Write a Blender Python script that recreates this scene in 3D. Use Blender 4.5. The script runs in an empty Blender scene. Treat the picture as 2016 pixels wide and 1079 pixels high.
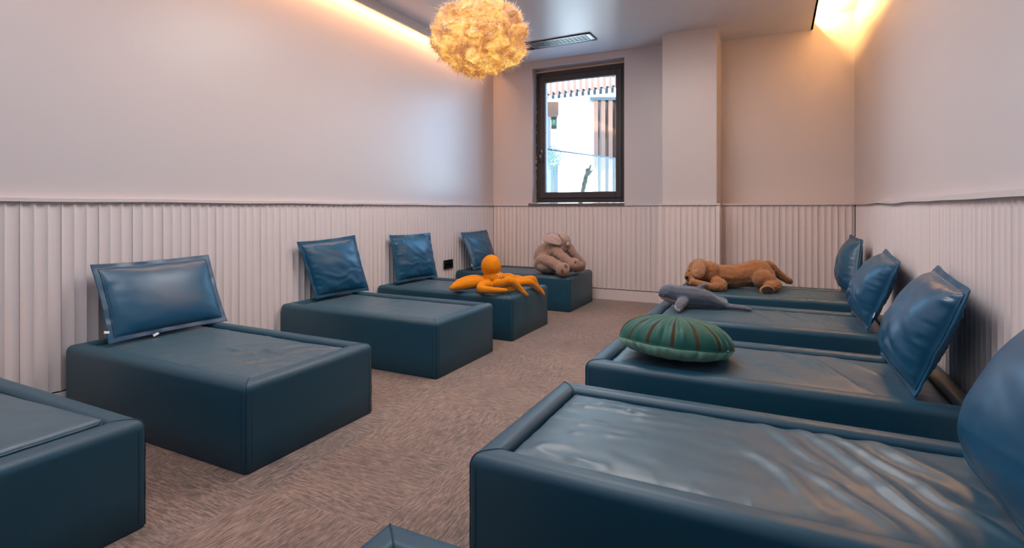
import bpy, bmesh, math, random
from mathutils import Vector, Matrix, noise, Quaternion

# ------------------------------------------------------------------ camera, world, light
SC = bpy.context.scene
COL = SC.collection
F = 1044.0                     # focal length in pixels of the 2016 px wide frame
TH = math.atan(520 / 1044)     # camera yaw
CX, CY = 1008.0, 411.0
FW = Vector((-math.sin(TH), math.cos(TH), 0)); RT = Vector((math.cos(TH), math.sin(TH), 0))

def P(u, v, d):
    return FW * d + RT * (d * (u - CX) / F) + Vector((0, 0, 1 - (v - CY) / F * d))

cam_d = bpy.data.cameras.new('camera'); cam = bpy.data.objects.new('camera', cam_d); COL.objects.link(cam)
cam.location = (0, 0, 1.0); cam.rotation_euler = (math.pi / 2, 0, TH)
cam_d.sensor_width = 36; cam_d.lens = 36 * F / 2016; cam_d.shift_y = -(539.5 - CY) / 2016
cam_d.clip_start = 0.02
SC.camera = cam

SC.view_settings.view_transform = 'Standard'; SC.view_settings.look = 'None'
SC.view_settings.gamma = 1; SC.view_settings.use_curve_mapping = False
SC.view_settings.exposure = 0.0
SC.cycles.use_denoising = True
SC.cycles.max_bounces = 8; SC.cycles.diffuse_bounces = 5; SC.cycles.caustics_reflective = False
SC.cycles.caustics_refractive = False; SC.cycles.sample_clamp_indirect = 6

world = bpy.data.worlds.new('sky'); SC.world = world; world.use_nodes = True
wn = world.node_tree.nodes; wl = world.node_tree.links
wbg = wn['Background']
sky = wn.new('ShaderNodeTexSky'); sky.sky_type = 'HOSEK_WILKIE'; sky.turbidity = 3.0
sky.sun_direction = Vector((-0.35, -0.5, 0.8)).normalized()
wl.new(sky.outputs[0], wbg.inputs[0]); wbg.inputs[1].default_value = 50.0

def light(name, kind, loc, energy, color, size=None, size_y=None, direction=(0, 0, -1), spread=None):
    d = bpy.data.lights.new(name, kind); o = bpy.data.objects.new(name, d); COL.objects.link(o)
    d.energy = energy; d.color = color; o.location = loc
    z = -Vector(direction).normalized(); y = Vector((0, 1, 0)) if abs(z.y) < .9 else Vector((0, 0, 1))
    x = y.cross(z).normalized(); y = z.cross(x)
    o.rotation_euler = Matrix((x, y, z)).transposed().to_euler()
    if kind == 'AREA':
        d.shape = 'RECTANGLE'; d.size = size; d.size_y = size_y or size
        if spread: d.spread = spread
    return o
sun = light('sun', 'SUN', (0, 0, 8), 16.0, (1, .96, .9), direction=(0.35, 0.6, -0.8)); sun.data.angle = .02
# added fill lights, out of view under the ceiling, to brighten the room
light('fill_light', 'AREA', (-1.25, 1.1, 2.70), 39, (.97, .96, 1.0), 1.5, 1.5)
light('fill_light', 'AREA', (-1.3, -0.9, 2.70), 22, (.82, .88, 1.0), 1.8, 1.0, direction=(0, .5, -1))
light('fill_light', 'AREA', (-1.25, 3.2, 2.71), 50, (1.0, .92, .87), 1.3, 1.0)
# LED strips in the two ceiling coves (lie along Y)
light('cove_led_light', 'AREA', (0.345, 4.70, 2.775), 100, (1, .50, .15), 0.02, 2.3, direction=(.75, 0, .5))
light('cove_led_light', 'AREA', (-3.02, 1.9, 2.772), 150, (1, .44, .17), 0.04, 7.0, direction=(-.35, 0, 1))
light('cove_led_light', 'AREA', (-3.035, 1.9, 2.71), 30, (1, .50, .22), 0.06, 7.0, direction=(-.15, 0, -1))
# daylight through the window
por = light('window_portal', 'AREA', (-2.03, 5.80, 1.86), 10, (1, 1, 1), 1.08, 1.58, direction=(0, -1, 0))
por.data.cycles.is_portal = True

# ------------------------------------------------------------------ helpers
def srgb(r, g, b):
    f = lambda c: (c / 255 / 12.92) if c / 255 <= .04045 else ((c / 255 + .055) / 1.055) ** 2.4
    return (f(r), f(g), f(b), 1)

def mat(name, col, rough=.6, spec=.5, sheen=0, bump=None, metallic=0, var=None, coat=0, sheen_col=None, emission=None):
    """bump=(scale, strength, distance); var=(scale, amount) of soft colour variation"""
    m = bpy.data.materials.new(name); m.use_nodes = True
    n = m.node_tree.nodes; l = m.node_tree.links; b = n['Principled BSDF']
    b.inputs['Base Color'].default_value = col; b.inputs['Roughness'].default_value = rough
    b.inputs['Specular IOR Level'].default_value = spec; b.inputs['Metallic'].default_value = metallic
    b.inputs['Sheen Weight'].default_value = sheen; b.inputs['Coat Weight'].default_value = coat
    if sheen_col: b.inputs['Sheen Tint'].default_value = sheen_col
    tc = n.new('ShaderNodeTexCoord')
    if var:
        t = n.new('ShaderNodeTexNoise'); t.inputs['Scale'].default_value = var[0]; t.inputs['Detail'].default_value = 4
        l.new(tc.outputs['Object'], t.inputs['Vector'])
        mx = n.new('ShaderNodeMix'); mx.data_type = 'RGBA'
        mx.inputs[6].default_value = tuple(c * (1 - var[1]) for c in col[:3]) + (1,)
        mx.inputs[7].default_value = tuple(min(1, c * (1 + var[1])) for c in col[:3]) + (1,)
        l.new(t.outputs['Fac'], mx.inputs[0]); l.new(mx.outputs[2], b.inputs['Base Color'])
    if bump:
        t = n.new('ShaderNodeTexNoise'); t.inputs['Scale'].default_value = bump[0]; t.inputs['Detail'].default_value = 3
        l.new(tc.outputs['Object'], t.inputs['Vector'])
        bp = n.new('ShaderNodeBump'); bp.inputs['Strength'].default_value = bump[1]; bp.inputs['Distance'].default_value = bump[2]
        l.new(t.outputs['Fac'], bp.inputs['Height']); l.new(bp.outputs[0], b.inputs['Normal'])
    return m

def mesh_obj(name, bm, mats, parent=None, smooth=True, fix=True):
    if fix: bmesh.ops.recalc_face_normals(bm, faces=bm.faces)
    me = bpy.data.meshes.new(name); bm.to_mesh(me); bm.free()
    for m in (mats if isinstance(mats, (list, tuple)) else [mats]): me.materials.append(m)
    if smooth:
        for p in me.polygons: p.use_smooth = True
    o = bpy.data.objects.new(name, me); COL.objects.link(o)
    if parent: o.parent = parent
    return o

def tag(o, label=None, cat=None, group=None, kind=None):
    if label: o['label'] = label
    if cat: o['category'] = cat
    if group: o['group'] = group
    if kind: o['kind'] = kind
    return o

def empty(name, loc, rz=0):
    o = bpy.data.objects.new(name, None); COL.objects.link(o); o.location = loc; o.rotation_euler = (0, 0, rz)
    o.empty_display_size = .1
    return o

def box(bm, x0, x1, y0, y1, z0, z1, bev=0, mi=0):
    vs = [bm.verts.new((x, y, z)) for x in (x0, x1) for y in (y0, y1) for z in (z0, z1)]
    q = ((0, 1, 3, 2), (4, 6, 7, 5), (0, 4, 5, 1), (2, 3, 7, 6), (0, 2, 6, 4), (1, 5, 7, 3))
    fs = [bm.faces.new([vs[i] for i in f]) for f in q]
    for f in fs: f.material_index = mi
    if bev:
        es = {e for f in fs for e in f.edges}
        bmesh.ops.bevel(bm, geom=list(es), offset=bev, segments=3, affect='EDGES', profile=.5)

def obox(bm, c, ex, ey, ez):
    """box from centre and three half-extent vectors"""
    vs = [bm.verts.new(c + ex * a + ey * b_ + ez * d) for a in (-1, 1) for b_ in (-1, 1) for d in (-1, 1)]
    for f in ((0, 1, 3, 2), (4, 6, 7, 5), (0, 4, 5, 1), (2, 3, 7, 6), (0, 2, 6, 4), (1, 5, 7, 3)): bm.faces.new([vs[i] for i in f])

def tube(bm, pts, rads, seg=8, caps=True):
    pts = [Vector(p) for p in pts]
    if not isinstance(rads, (list, tuple)): rads = [rads] * len(pts)
    up = Vector((0, 0, 1)); rings = []
    for i, p in enumerate(pts):
        t = (pts[min(i + 1, len(pts) - 1)] - pts[max(i - 1, 0)]).normalized()
        a = t.cross(up)
        if a.length < 1e-3: a = t.cross(Vector((0, 1, 0)))
        a.normalize(); b_ = t.cross(a); up = b_ if abs(t.z) > .9 else up
        rings.append([bm.verts.new(p + (a * math.cos(k * 2 * math.pi / seg) + b_ * math.sin(k * 2 * math.pi / seg)) * rads[i]) for k in range(seg)])
    for r0, r1 in zip(rings, rings[1:]):
        for k in range(seg): bm.faces.new((r0[k], r0[(k + 1) % seg], r1[(k + 1) % seg], r1[k]))
    if caps: bm.faces.new(rings[0][::-1]); bm.faces.new(rings[-1])

def struct(name, bm, m, smooth=False, parent=None):
    o = mesh_obj(name, bm, m, parent, smooth)
    if not parent: o['kind'] = 'structure'
    return o

# ------------------------------------------------------------------ materials
M = {}
M['wall'] = mat('wall_paint', (.57, .535, .55, 1), .36, .5, bump=(9, .03, .003))
M['ceil'] = mat('ceiling_paint', (.66, .67, .71, 1), .27, .5, bump=(6, .03, .01))
M['cove'] = mat('cove_paint', (.64, .58, .57, 1), .6, .3)
M['pan'] = mat('panel_lacquer', (.73, .65, .645, 1), .36, .5)
M['rail'] = mat('rail_lacquer', (.62, .56, .56, 1), .45, .4)
M['frame'] = mat('window_frame_paint', srgb(50, 48, 52), .4, .5)
M['leather'] = mat('bed_leatherette', srgb(8, 64, 86), .46, .5, sheen=.04, sheen_col=(.8, .85, 1, 1), bump=(420, .12, .0006), var=(3, .06))
M['leather_m'] = mat('mattress_leatherette', srgb(26, 72, 92), .42, .75, sheen=.08, sheen_col=(.85, .87, 1, 1), bump=(420, .12, .0006), var=(3, .06))
M['leather_p'] = mat('pillow_leatherette', srgb(12, 74, 108), .36, .55, bump=(420, .12, .0006), var=(3, .06))
M['thread'] = mat('seam_thread', srgb(22, 48, 66), .7)
M['whitetag'] = mat('white_tag', srgb(225, 220, 215), .7)
M['black'] = mat('black_plastic', srgb(16, 16, 18), .25, .5)
M['dark'] = mat('dark_gap', srgb(30, 24, 22), .8)
M['chrome'] = mat('aluminium', srgb(190, 195, 198), .3, metallic=.8)
M['darkmetal'] = mat('dark_metal', srgb(60, 50, 48), .4, metallic=.3)

def carpet():
    m = bpy.data.materials.new('carpet_tiles'); m.use_nodes = True
    n = m.node_tree.nodes; l = m.node_tree.links; b = n['Principled BSDF']
    b.inputs['Roughness'].default_value = .72; b.inputs['Specular IOR Level'].default_value = .35
    b.inputs['Sheen Weight'].default_value = .35
    tc = n.new('ShaderNodeTexCoord')
    ck = n.new('ShaderNodeTexChecker'); ck.inputs['Scale'].default_value = 2.0
    mp0 = n.new('ShaderNodeMapping'); mp0.inputs['Location'].default_value = (.13, .21, .05)
    l.new(tc.outputs['Object'], mp0.inputs['Vector']); l.new(mp0.outputs[0], ck.inputs['Vector'])
    def streak(sx, sy, detail=3, off=0):
        mp = n.new('ShaderNodeMapping'); mp.inputs['Scale'].default_value = (sx, sy, 1); mp.inputs['Location'].default_value = (off, off * 2, 0)
        l.new(tc.outputs['Object'], mp.inputs['Vector'])
        t = n.new('ShaderNodeTexNoise'); t.inputs['Scale'].default_value = 1; t.inputs['Detail'].default_value = detail
        t.inputs['Roughness'].default_value = .6
        l.new(mp.outputs[0], t.inputs['Vector']); return t.outputs['Fac']
    def wave(axis):
        w = n.new('ShaderNodeTexWave'); w.wave_type = 'BANDS'; w.bands_direction = axis
        w.inputs['Scale'].default_value = 70; w.inputs['Distortion'].default_value = .6; w.inputs['Detail'].default_value = 1
        l.new(tc.outputs['Object'], w.inputs['Vector']); return w.outputs['Fac']
    def mixf(a, b_):
        x = n.new('ShaderNodeMix'); x.data_type = 'FLOAT'
        l.new(ck.outputs['Fac'], x.inputs[0]); l.new(a, x.inputs[2]); l.new(b_, x.inputs[3]); return x.outputs[0]
    def math_(op, a, v):
        q = n.new('ShaderNodeMath'); q.operation = op
        if hasattr(a, 'is_output'): l.new(a, q.inputs[0])
        if isinstance(v, (int, float)): q.inputs[1].default_value = v
        else: l.new(v, q.inputs[1])
        return q.outputs[0]
    s = mixf(streak(14, 110), streak(110, 14)); s2 = mixf(streak(40, 420, 2, 5), streak(420, 40, 2, 5))
    s = math_('ADD', math_('MULTIPLY', s, .55), math_('MULTIPLY', s2, .45))
    wv = mixf(wave('Y'), wave('X'))
    big = streak(1.7, 1.7, 2, 3)
    a = math_('MULTIPLY', s, 1.0)
    c = math_('ADD', a, math_('MULTIPLY', wv, .16))
    c = math_('ADD', c, math_('MULTIPLY', big, .18))
    r = n.new('ShaderNodeValToRGB'); e = r.color_ramp.elements
    e[0].position = .52; e[0].color = srgb(58, 48, 44); e[1].position = .80; e[1].color = srgb(152, 130, 119)
    x = r.color_ramp.elements.new(.66); x.color = srgb(95, 79, 72)
    l.new(c, r.inputs[0]); l.new(r.outputs[0], b.inputs['Base Color'])
    bp = n.new('ShaderNodeBump'); bp.inputs['Strength'].default_value = .5; bp.inputs['Distance'].default_value = .002
    l.new(c, bp.inputs['Height']); l.new(bp.outputs[0], b.inputs['Normal'])
    return m
M['carpet'] = carpet()

# ------------------------------------------------------------------ room shell
XL, XR = -3.11, 0.66          # plaster faces of the side walls
YB, YBR, YF = 5.73, 5.89, -1.7
ZC, ZR = 2.735, 2.86
ZT = 1.035                    # underside of the rail on the panelling
bm = bmesh.new(); box(bm, XL - .2, XR + .2, YF - .2, 6.2, -.12, 0); struct('floor', bm, M['carpet'])
bm = bmesh.new(); box(bm, XL - .2, XL, YF - .2, 6.2, 0, 3.1); struct('wall_left', bm, M['wall'])
bm = bmesh.new(); box(bm, XR, XR + .2, YF - .2, 6.2, 0, 3.1); struct('wall_right', bm, M['wall'])
bm = bmesh.new(); box(bm, XL, XR, YF - .2, YF, 0, 3.1); struct('wall_front', bm, M['wall'])
WX0, WX1, WZ0, WZ1 = -2.587, -1.485, 1.06, 2.655
bm = bmesh.new()
PX0, PX1 = -1.012, -.508
box(bm, XL, WX0, YB, 6.2, 0, 3.1); box(bm, WX1, PX0, YB, 6.2, 0, 3.1)
box(bm, WX0, WX1, YB, 6.2, 0, WZ0); box(bm, WX0, WX1, YB, 6.2, WZ1, 3.1)
box(bm, PX0, PX1, YB, 6.2, 0, 3.1); box(bm, PX1, XR, YBR, 6.2, 0, 3.1)
struct('wall_back', bm, M['wall'])
bm = bmesh.new(); box(bm, PX0, PX1, 5.385, YB, 0, ZC + .02); struct('wall_pier', bm, M['wall'])
# ceiling: recess slab above, dropped board with satin paint, lip of the left cove
bm = bmesh.new(); box(bm, XL, XR, YF, 6.2, ZR, 3.1); struct('ceiling', bm, M['cove'])
bm = bmesh.new(); box(bm, -2.985, .318, YF, YBR, ZC, ZC + .03); box(bm, .30, .318, YF, YBR, ZC, ZC + .045)
struct('ceiling_board', bm, M['ceil'])
bm = bmesh.new(); box(bm, -3.0, -2.985, YF, YB, 2.655, ZC + .01); struct('trim_1', bm, M['cove'])

# fluted panelling: scalloped strips three flutes wide with a shadow joint between
FP = .158 / 3
def fluted(name, a, b_, nrm, z0, z1, phase=0):
    """from point a to b_ (2D) along the wall, nrm points into the room; front ridge plane lies on a-b_"""
    a = Vector(a).to_3d(); b_ = Vector(b_).to_3d(); nrm = Vector(nrm).to_3d()
    L = (b_ - a).length; d = (b_ - a) / L
    prof = []; k = int(math.floor(-phase / FP)); 
    while True:
        s0 = k * FP + phase
        if s0 > L: break
        for j in range(9):
            t = j / 9
            s = s0 + t * FP
            dep = .0118 * math.sin(math.pi * t) ** .8 if 0 < t < 1 else 0
            if k % 3 == 0 and j == 0:
                prof += [(s - .0015, .0005), (s - .0009, .007), (s + .0009, .007), (s + .0015, .0005)]
            else: prof.append((s, dep))
        k += 1
    prof = [(min(max(s, 0), L), q) for s, q in prof if -.004 <= s <= L + .004]
    bm = bmesh.new(); lo = []; hi = []
    for s, q in prof:
        p = a + d * s - nrm * q
        lo.append(bm.verts.new(p + Vector((0, 0, z0)))); hi.append(bm.verts.new(p + Vector((0, 0, z1))))
    back = [bm.verts.new(p - nrm * .017 + Vector((0, 0, z))) for p in (a, b_) for z in (z0, z1)]
    for i in range(len(prof) - 1): bm.faces.new((lo[i], lo[i + 1], hi[i + 1], hi[i]))
    bm.faces.new(lo[::-1] + [back[0], back[2]]); bm.faces.new(hi + [back[3], back[1]])
    return struct(name, bm, M['pan'], smooth=False)
XPL, XPR, YP, YPR, YPP = XL + .02, XR - .03, YB - .03, 5.60, 5.355
fluted('trim_2', (XPL, YF), (XPL, YP), (1, 0), .12, ZT, phase=.02)
fluted('trim_3', (XPR, YF), (XPR, YPR), (-1, 0), .12, ZT)
fluted('trim_4', (XPL, YP), (PX0 - .03, YP), (0, -1), .12, ZT)
fluted('trim_5', (PX0 - .03, YPP), (PX1 + .03, YPP), (0, -1), .12, ZT, phase=.05)
fluted('trim_6', (PX1 + .03, YPR), (XPR, YPR), (0, -1), .12, ZT, phase=.03)
bm = bmesh.new(); box(bm, PX0 - .03, PX0, YPP + .001, YB, .0, ZT); box(bm, PX1, PX1 + .03, YPP + .001, YBR, 0, ZT); struct('trim_7', bm, M['pan'])
# solid backing behind the strips
bm = bmesh.new()
box(bm, XL, XPL - .017, YF, YB, 0, ZT); box(bm, XPR + .017, XR, YF, YBR, 0, ZT)
box(bm, XL, PX0, YP + .017, YB, 0, ZT); box(bm, PX0, PX1, YPP + .017, 5.385, 0, ZT); box(bm, PX1, XR, YPR + .017, YBR, 0, ZT)
struct('trim_8', bm, M['dark'])
def bbox(name, m, *bs, bev=0):
    bm = bmesh.new()
    for q in bs: box(bm, *q, bev=bev)
    return struct(name, bm, m)
bbox('baseboard_left', M['pan'], (XPL - .016, XPL - .004, YF, YB - .02, 0, .112))
bbox('baseboard_right', M['pan'], (XPR + .004, XPR + .016, YF, YBR - .02, 0, .112))
bbox('baseboard_back', M['pan'], (XPL, PX0 - .034, YP + .002, YP + .014, 0, .112), (PX0 - .03, PX1 + .03, YPP + .002, YPP + .014, 0, .112), (PX1 + .034, XPR, YPR + .002, YPR + .014, 0, .112))
# cap rail that follows every wall, slightly wavy like the photographed one
def rail(name, pts, nrm, w=.034, h=.017, wob=.002):
    pts = [Vector(p) for p in pts]; nrm = Vector(nrm); bm = bmesh.new(); L = (pts[1] - pts[0]).length; n = max(2, int(L / .12)); prev = None
    for i in range(n + 1):
        p = pts[0].lerp(pts[1], i / n); o = noise.noise(p * 1.7) * wob; q = p + nrm * w
        r = [bm.verts.new((c.x, c.y, z + o)) for c, z in ((p, ZT), (q, ZT), (q, ZT + h), (p, ZT + h + .001))]
        if prev:
            for k in range(4): bm.faces.new((prev[k], prev[(k + 1) % 4], r[(k + 1) % 4], r[k]))
        else: bm.faces.new(r)
        prev = r
    bm.faces.new(prev[::-1]); return struct(name, bm, M['rail'])
rail('trim_9', ((XL, YF, 0), (XL, YB, 0)), (1, 0, 0), wob=.006)
rail('trim_10', ((XR, YF, 0), (XR, YBR, 0)), (-1, 0, 0), w=.045, h=.02, wob=.008)
rail('trim_11', ((XL, YB, 0), (WX0 - .03, YB, 0)), (0, -1, 0), w=.04)
rail('trim_12', ((WX1 + .0, YB, 0), (PX0, YB, 0)), (0, -1, 0), w=.04)
rail('trim_13', ((PX0 - .035, 5.385, 0), (PX1 + .035, 5.385, 0)), (0, -1, 0), w=.04)
rail('trim_14', ((PX1, YBR, 0), (XR, YBR, 0)), (0, -1, 0), w=YBR - YPR + .012)
rail('trim_15', ((PX1, YBR, 0), (PX1, 5.385, 0)), (1, 0, 0), w=.035)

# ------------------------------------------------------------------ window
wroot = empty('window_1', (0, 0, 0)); wroot['kind'] = 'structure'
def ring(bm, x0, x1, z0, z1, w, y0, y1, wt=None, bev=.004):
    wt = wt or w
    for q in ((x0, x0 + w, z0, z1), (x1 - w, x1, z0, z1), (x0 + w, x1 - w, z0, z0 + w), (x0 + w, x1 - w, z1 - wt, z1)):
        box(bm, q[0], q[1], y0, y1, q[2], q[3], bev)
bm = bmesh.new(); ring(bm, WX0 + .004, WX1 - .002, WZ0 + .012, WZ1 - .03, .06, 5.845, 5.91)
mesh_obj('window_frame', bm, M['frame'], wroot, False)
sash = bm = bmesh.new(); ring(bm, WX0 + .058, WX1 - .055, WZ0 + .065, WZ1 - .085, .066, 5.825, 5.895)
sash = mesh_obj('window_sash', bm, M['frame'], wroot, False)
bm = bmesh.new(); ring(bm, WX0 + .122, WX1 - .118, WZ0 + .129, WZ1 - .149, .007, 5.838, 5.87, bev=.001); mesh_obj('glazing_bead', bm, mat('glazing_bead_rubber', srgb(110, 95, 85), .5), sash, False)
gm = bpy.data.materials.new('window_glass'); gm.use_nodes = True
n = gm.node_tree.nodes; n.remove(n['Principled BSDF'])
tr = n.new('ShaderNodeBsdfTransparent'); tr.inputs[0].default_value = (.93, .97, .96, 1); gl = n.new('ShaderNodeBsdfGlossy'); gl.inputs['Roughness'].default_value = .02
lw = n.new('ShaderNodeLayerWeight'); pw = n.new('ShaderNodeMath'); pw.operation = 'POWER'; pw.inputs[1].default_value = 5
gm.node_tree.links.new(lw.outputs['Facing'], pw.inputs[0])
fr = n.new('ShaderNodeMath'); fr.operation = 'MULTIPLY_ADD'; fr.inputs[1].default_value = .8; fr.inputs[2].default_value = .035
gm.node_tree.links.new(pw.outputs[0], fr.inputs[0]); mx = n.new('ShaderNodeMixShader')
gm.node_tree.links.new(fr.outputs[0], mx.inputs[0]); gm.node_tree.links.new(tr.outputs[0], mx.inputs[1]); gm.node_tree.links.new(gl.outputs[0], mx.inputs[2])
gm.node_tree.links.new(mx.outputs[0], n['Material Output'].inputs[0]); M['glass'] = gm
bm = bmesh.new(); box(bm, WX0 + .12, WX1 - .116, 5.855, 5.861, WZ0 + .127, WZ1 - .147); mesh_obj('pane', bm, gm, sash, False)
hr = bmesh.new(); hx = WX0 + .082
box(hr, hx - .014, hx + .014, 5.811, 5.826, 1.56, 1.70, .004)
tube(hr, [(hx, 5.815, 1.665), (hx, 5.775, 1.665)], .009, 10); tube(hr, [(hx, 5.778, 1.67), (hx, 5.772, 1.63), (hx, 5.774, 1.545)], [.009, .011, .008], 10)
mesh_obj('window_handle', hr, mat('handle_metal', srgb(88, 88, 96), .25, metallic=.7), sash)
bm = bmesh.new(); box(bm, WX0 - .03, WX1 + .01, YB - .045, 5.90, ZT, WZ0 + .003, .002); mesh_obj('window_sill', bm, mat('sill_stone', srgb(98, 88, 84), .4), wroot, False)
# rough plaster and foam line around the frame
bm = bmesh.new(); rnd = random.Random(3)
def rough(p0, p1):
    pts = []; n_ = 40
    for i in range(n_ + 1):
        p = Vector(p0).lerp(Vector(p1), i / n_); pts.append(p + Vector((rnd.uniform(-.003, .003), 0, rnd.uniform(-.003, .003))))
    tube(bm, pts, [rnd.uniform(.005, .010) for _ in pts], 6)
rough((WX0 + .002, 5.845, WZ0), (WX0 + .002, 5.845, WZ1 - .03)); rough((WX0, 5.845, WZ1 - .022), (WX1, 5.845, WZ1 - .022))
mesh_obj('plaster_joint', bm, mat('rough_plaster', srgb(205, 180, 168), .9), wroot)
bm = bmesh.new(); box(bm, WX0, WX1, 5.86, 5.95, WZ1 - .032, WZ1); mesh_obj('lintel_infill', bm, M['wall'], wroot, False)

# ------------------------------------------------------------------ beds
H = .341
def rounded_loop(x0, x1, y0, y1, r, z, n=5):
    pts = []
    for cx_, cy_, a0 in ((x1 - r, y1 - r, 0), (x0 + r, y1 - r, 90), (x0 + r, y0 + r, 180), (x1 - r, y0 + r, 270)):
        for k in range(n):
            a = math.radians(a0 + 90 * k / (n - 1)); pts.append((cx_ + r * math.cos(a), cy_ + r * math.sin(a), z))
    return pts
RIM = .078
def frame_bm(L, W):
    bm = bmesh.new(); prof = [(.004, 0), (0, .006), (0, .12), (0, .24), (0, H - .034)]
    for k in range(1, 9):
        a = math.pi / 2 * k / 8; prof.append((.034 * (1 - math.cos(a)), H - .034 + .034 * math.sin(a)))
    for k in range(0, 7):
        a = math.pi / 2 * k / 6; prof.append((RIM - .022 + .022 * math.sin(a), H - .022 + .022 * math.cos(a)))
    prof += [(RIM, H - .05), (RIM, H - .11)]
    prev = None
    for inset, z in prof:
        r = max(.020 - inset, .004) if inset < RIM - .001 else .012
        loop = [bm.verts.new(p) for p in rounded_loop(-L / 2 + inset, L / 2 - inset, -W / 2 + inset, W / 2 - inset, r, z)]
        if prev:
            n_ = len(loop)
            for k in range(n_): bm.faces.new((prev[k], prev[(k + 1) % n_], loop[(k + 1) % n_], loop[k]))
        else: bm.faces.new(loop[::-1])
        prev = loop
    bm.faces.new(prev); return bm, prof
def seam_bm(L, W, sx, sy, prof, off=.0012):
    bm = bmesh.new(); pts = []
    for inset, z in prof[1:-2]:
        # position slightly to the foot side of the rounded corner
        e = .0
        r = max(.020 - inset, .004); k = r * (1 - math.sqrt(.5))
        x = L / 2 - inset - k; y = W / 2 - inset - k
        pts.append(Vector((sx * (x + off * .2), sy * (y + off * .2), z + (off * .3 if inset > .01 else 0))))
    tube(bm, pts, .0022, 6); return bm
def stitch_bm(L, W, sx, sy):
    bm = bmesh.new(); z = .02
    while z < H - .04:
        for dx, dy in ((0, .026), (.026, 0)):
            x = L / 2 - dx + .0006 * (dx == 0); y = W / 2 - dy + .0006 * (dy == 0)
            box(bm, sx * x - .0009, sx * x + .0009, sy * y - .0009, sy * y + .0009, z, z + .005)
        z += .009
    return bm

def mattress_bm(L, W, seed, folds, nx=150, ny=84, tilt=0, top=.330, fine=.0012, foot=1.0):
    """rounded pad with modelled folds; head at -X, foot at +X. folds: (x0,y0,x1,y1,width,amp)"""
    rnd = random.Random(seed); bm = bmesh.new(); lx, ly = L / 2 - RIM - .004, W / 2 - RIM - .004
    F_ = list(folds)
    for _ in range(14):                      # short puckers that start at the foot edge
        y = rnd.uniform(-ly, ly); a = rnd.uniform(.05, .26)
        F_.append((lx, y, lx - a, y + rnd.uniform(-.07, .07), rnd.uniform(.010, .020), rnd.uniform(.0010, .0025) * foot))
    for _ in range(26):                      # puckers from the long sides
        x = rnd.uniform(-lx, lx); s = rnd.choice((-1, 1))
        F_.append((x, s * ly, x + rnd.uniform(-.09, .09), s * (ly - rnd.uniform(.05, .13)), rnd.uniform(.007, .014), rnd.uniform(.0008, .0018) * foot))
    segs = [(Vector((f[0], f[1])), Vector((f[2], f[3])), f[4], f[5]) for f in F_]
    def zf(x, y):
        e = min(lx - abs(x), ly - abs(y))
        puff = .012 * (1 - math.exp(-e / .035)) - .010
        p = Vector((x + .02 * noise.noise(Vector((x * 7, y * 7, seed))), y + .02 * noise.noise(Vector((x * 7, y * 7, seed + 9)))))
        z = top + puff + .003 * noise.noise(Vector((x * 3, y * 5, seed))) + fine * noise.noise(Vector((x * 11, y * 22, seed + 3)))
        for a, b_, w, am in segs:
            d = b_ - a; l2 = d.length_squared; t = (p - a).dot(d) / l2
            tt = min(max(t, 0), 1); q = (p - a - d * tt); s = q.length
            if s > 4 * w: continue
            g = math.exp(-(s / w) ** 2) * (math.sin(math.pi * min(max(tt * .9 + .08, 0), 1)) if am > .0045 else (1 - tt))
            z += am * g
        return z + tilt * (x + lx) 
    def sm(i, n_):                            # denser rows at the rim
        t = i / n_; return 2 * t - 1
    grid = []
    for i in range(nx + 1):
        row = []
        for j in range(ny + 1):
            u, v = sm(i, nx), sm(j, ny); r = .016
            x = lx * u; y = ly * v
            # round the plan corners
            cx_, cy_ = abs(x) - (lx - r), abs(y) - (ly - r)
            if cx_ > 0 and cy_ > 0:
                h = math.hypot(cx_, cy_)
                if h > r: x = math.copysign(lx - r + cx_ * r / h, x); y = math.copysign(ly - r + cy_ * r / h, y)
            e = min(lx - abs(x), ly - abs(y)); 
            z = zf(x, y) - .012 * math.exp(-max(e, 0) / .004)
            row.append(bm.verts.new((x, y, z)))
        grid.append(row)
    for i in range(nx):
        for j in range(ny): bm.faces.new((grid[i][j], grid[i + 1][j], grid[i + 1][j + 1], grid[i][j + 1]))
    rim = [grid[i][0] for i in range(nx)] + [grid[nx][j] for j in range(ny)] + [grid[i][ny] for i in range(nx, 0, -1)] + [grid[0][j] for j in range(ny, 0, -1)]
    low = [bm.verts.new((v.co.x, v.co.y, H - .105)) for v in rim]; n_ = len(rim)
    for k in range(n_): bm.faces.new((rim[k], low[k], low[(k + 1) % n_], rim[(k + 1) % n_]))
    bm.faces.new(low)
    edge = [v.co.copy() for v in rim]
    return bm, edge

FR = {}
for key, L in (('left', 1.305), ('right', 1.375)):
    bm, prof = frame_bm(L, .70)
    me = bpy.data.meshes.new('frame'); bmesh.ops.recalc_face_normals(bm, faces=bm.faces); bm.to_mesh(me); bm.free(); me.materials.append(M['leather'])
    for p in me.polygons: p.use_smooth = True
    ms = []
    for sx, sy in ((1, 1), (1, -1), (-1, 1), (-1, -1)):
        b1 = seam_bm(L, .70, sx, sy, prof); m1 = bpy.data.meshes.new('corner_seam'); b2 = stitch_bm(L, .70, sx, sy)
        b1.to_mesh(m1); b1.free(); tmp = bpy.data.meshes.new('t'); b2.to_mesh(tmp); b2.free()
        bb = bmesh.new(); bb.from_mesh(m1); bb.from_mesh(tmp); bmesh.ops.recalc_face_normals(bb, faces=bb.faces); bb.to_mesh(m1); bb.free(); bpy.data.meshes.remove(tmp)
        m1.materials.append(M['thread']); ms.append(m1)
    FR[key] = (me, ms)

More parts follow.
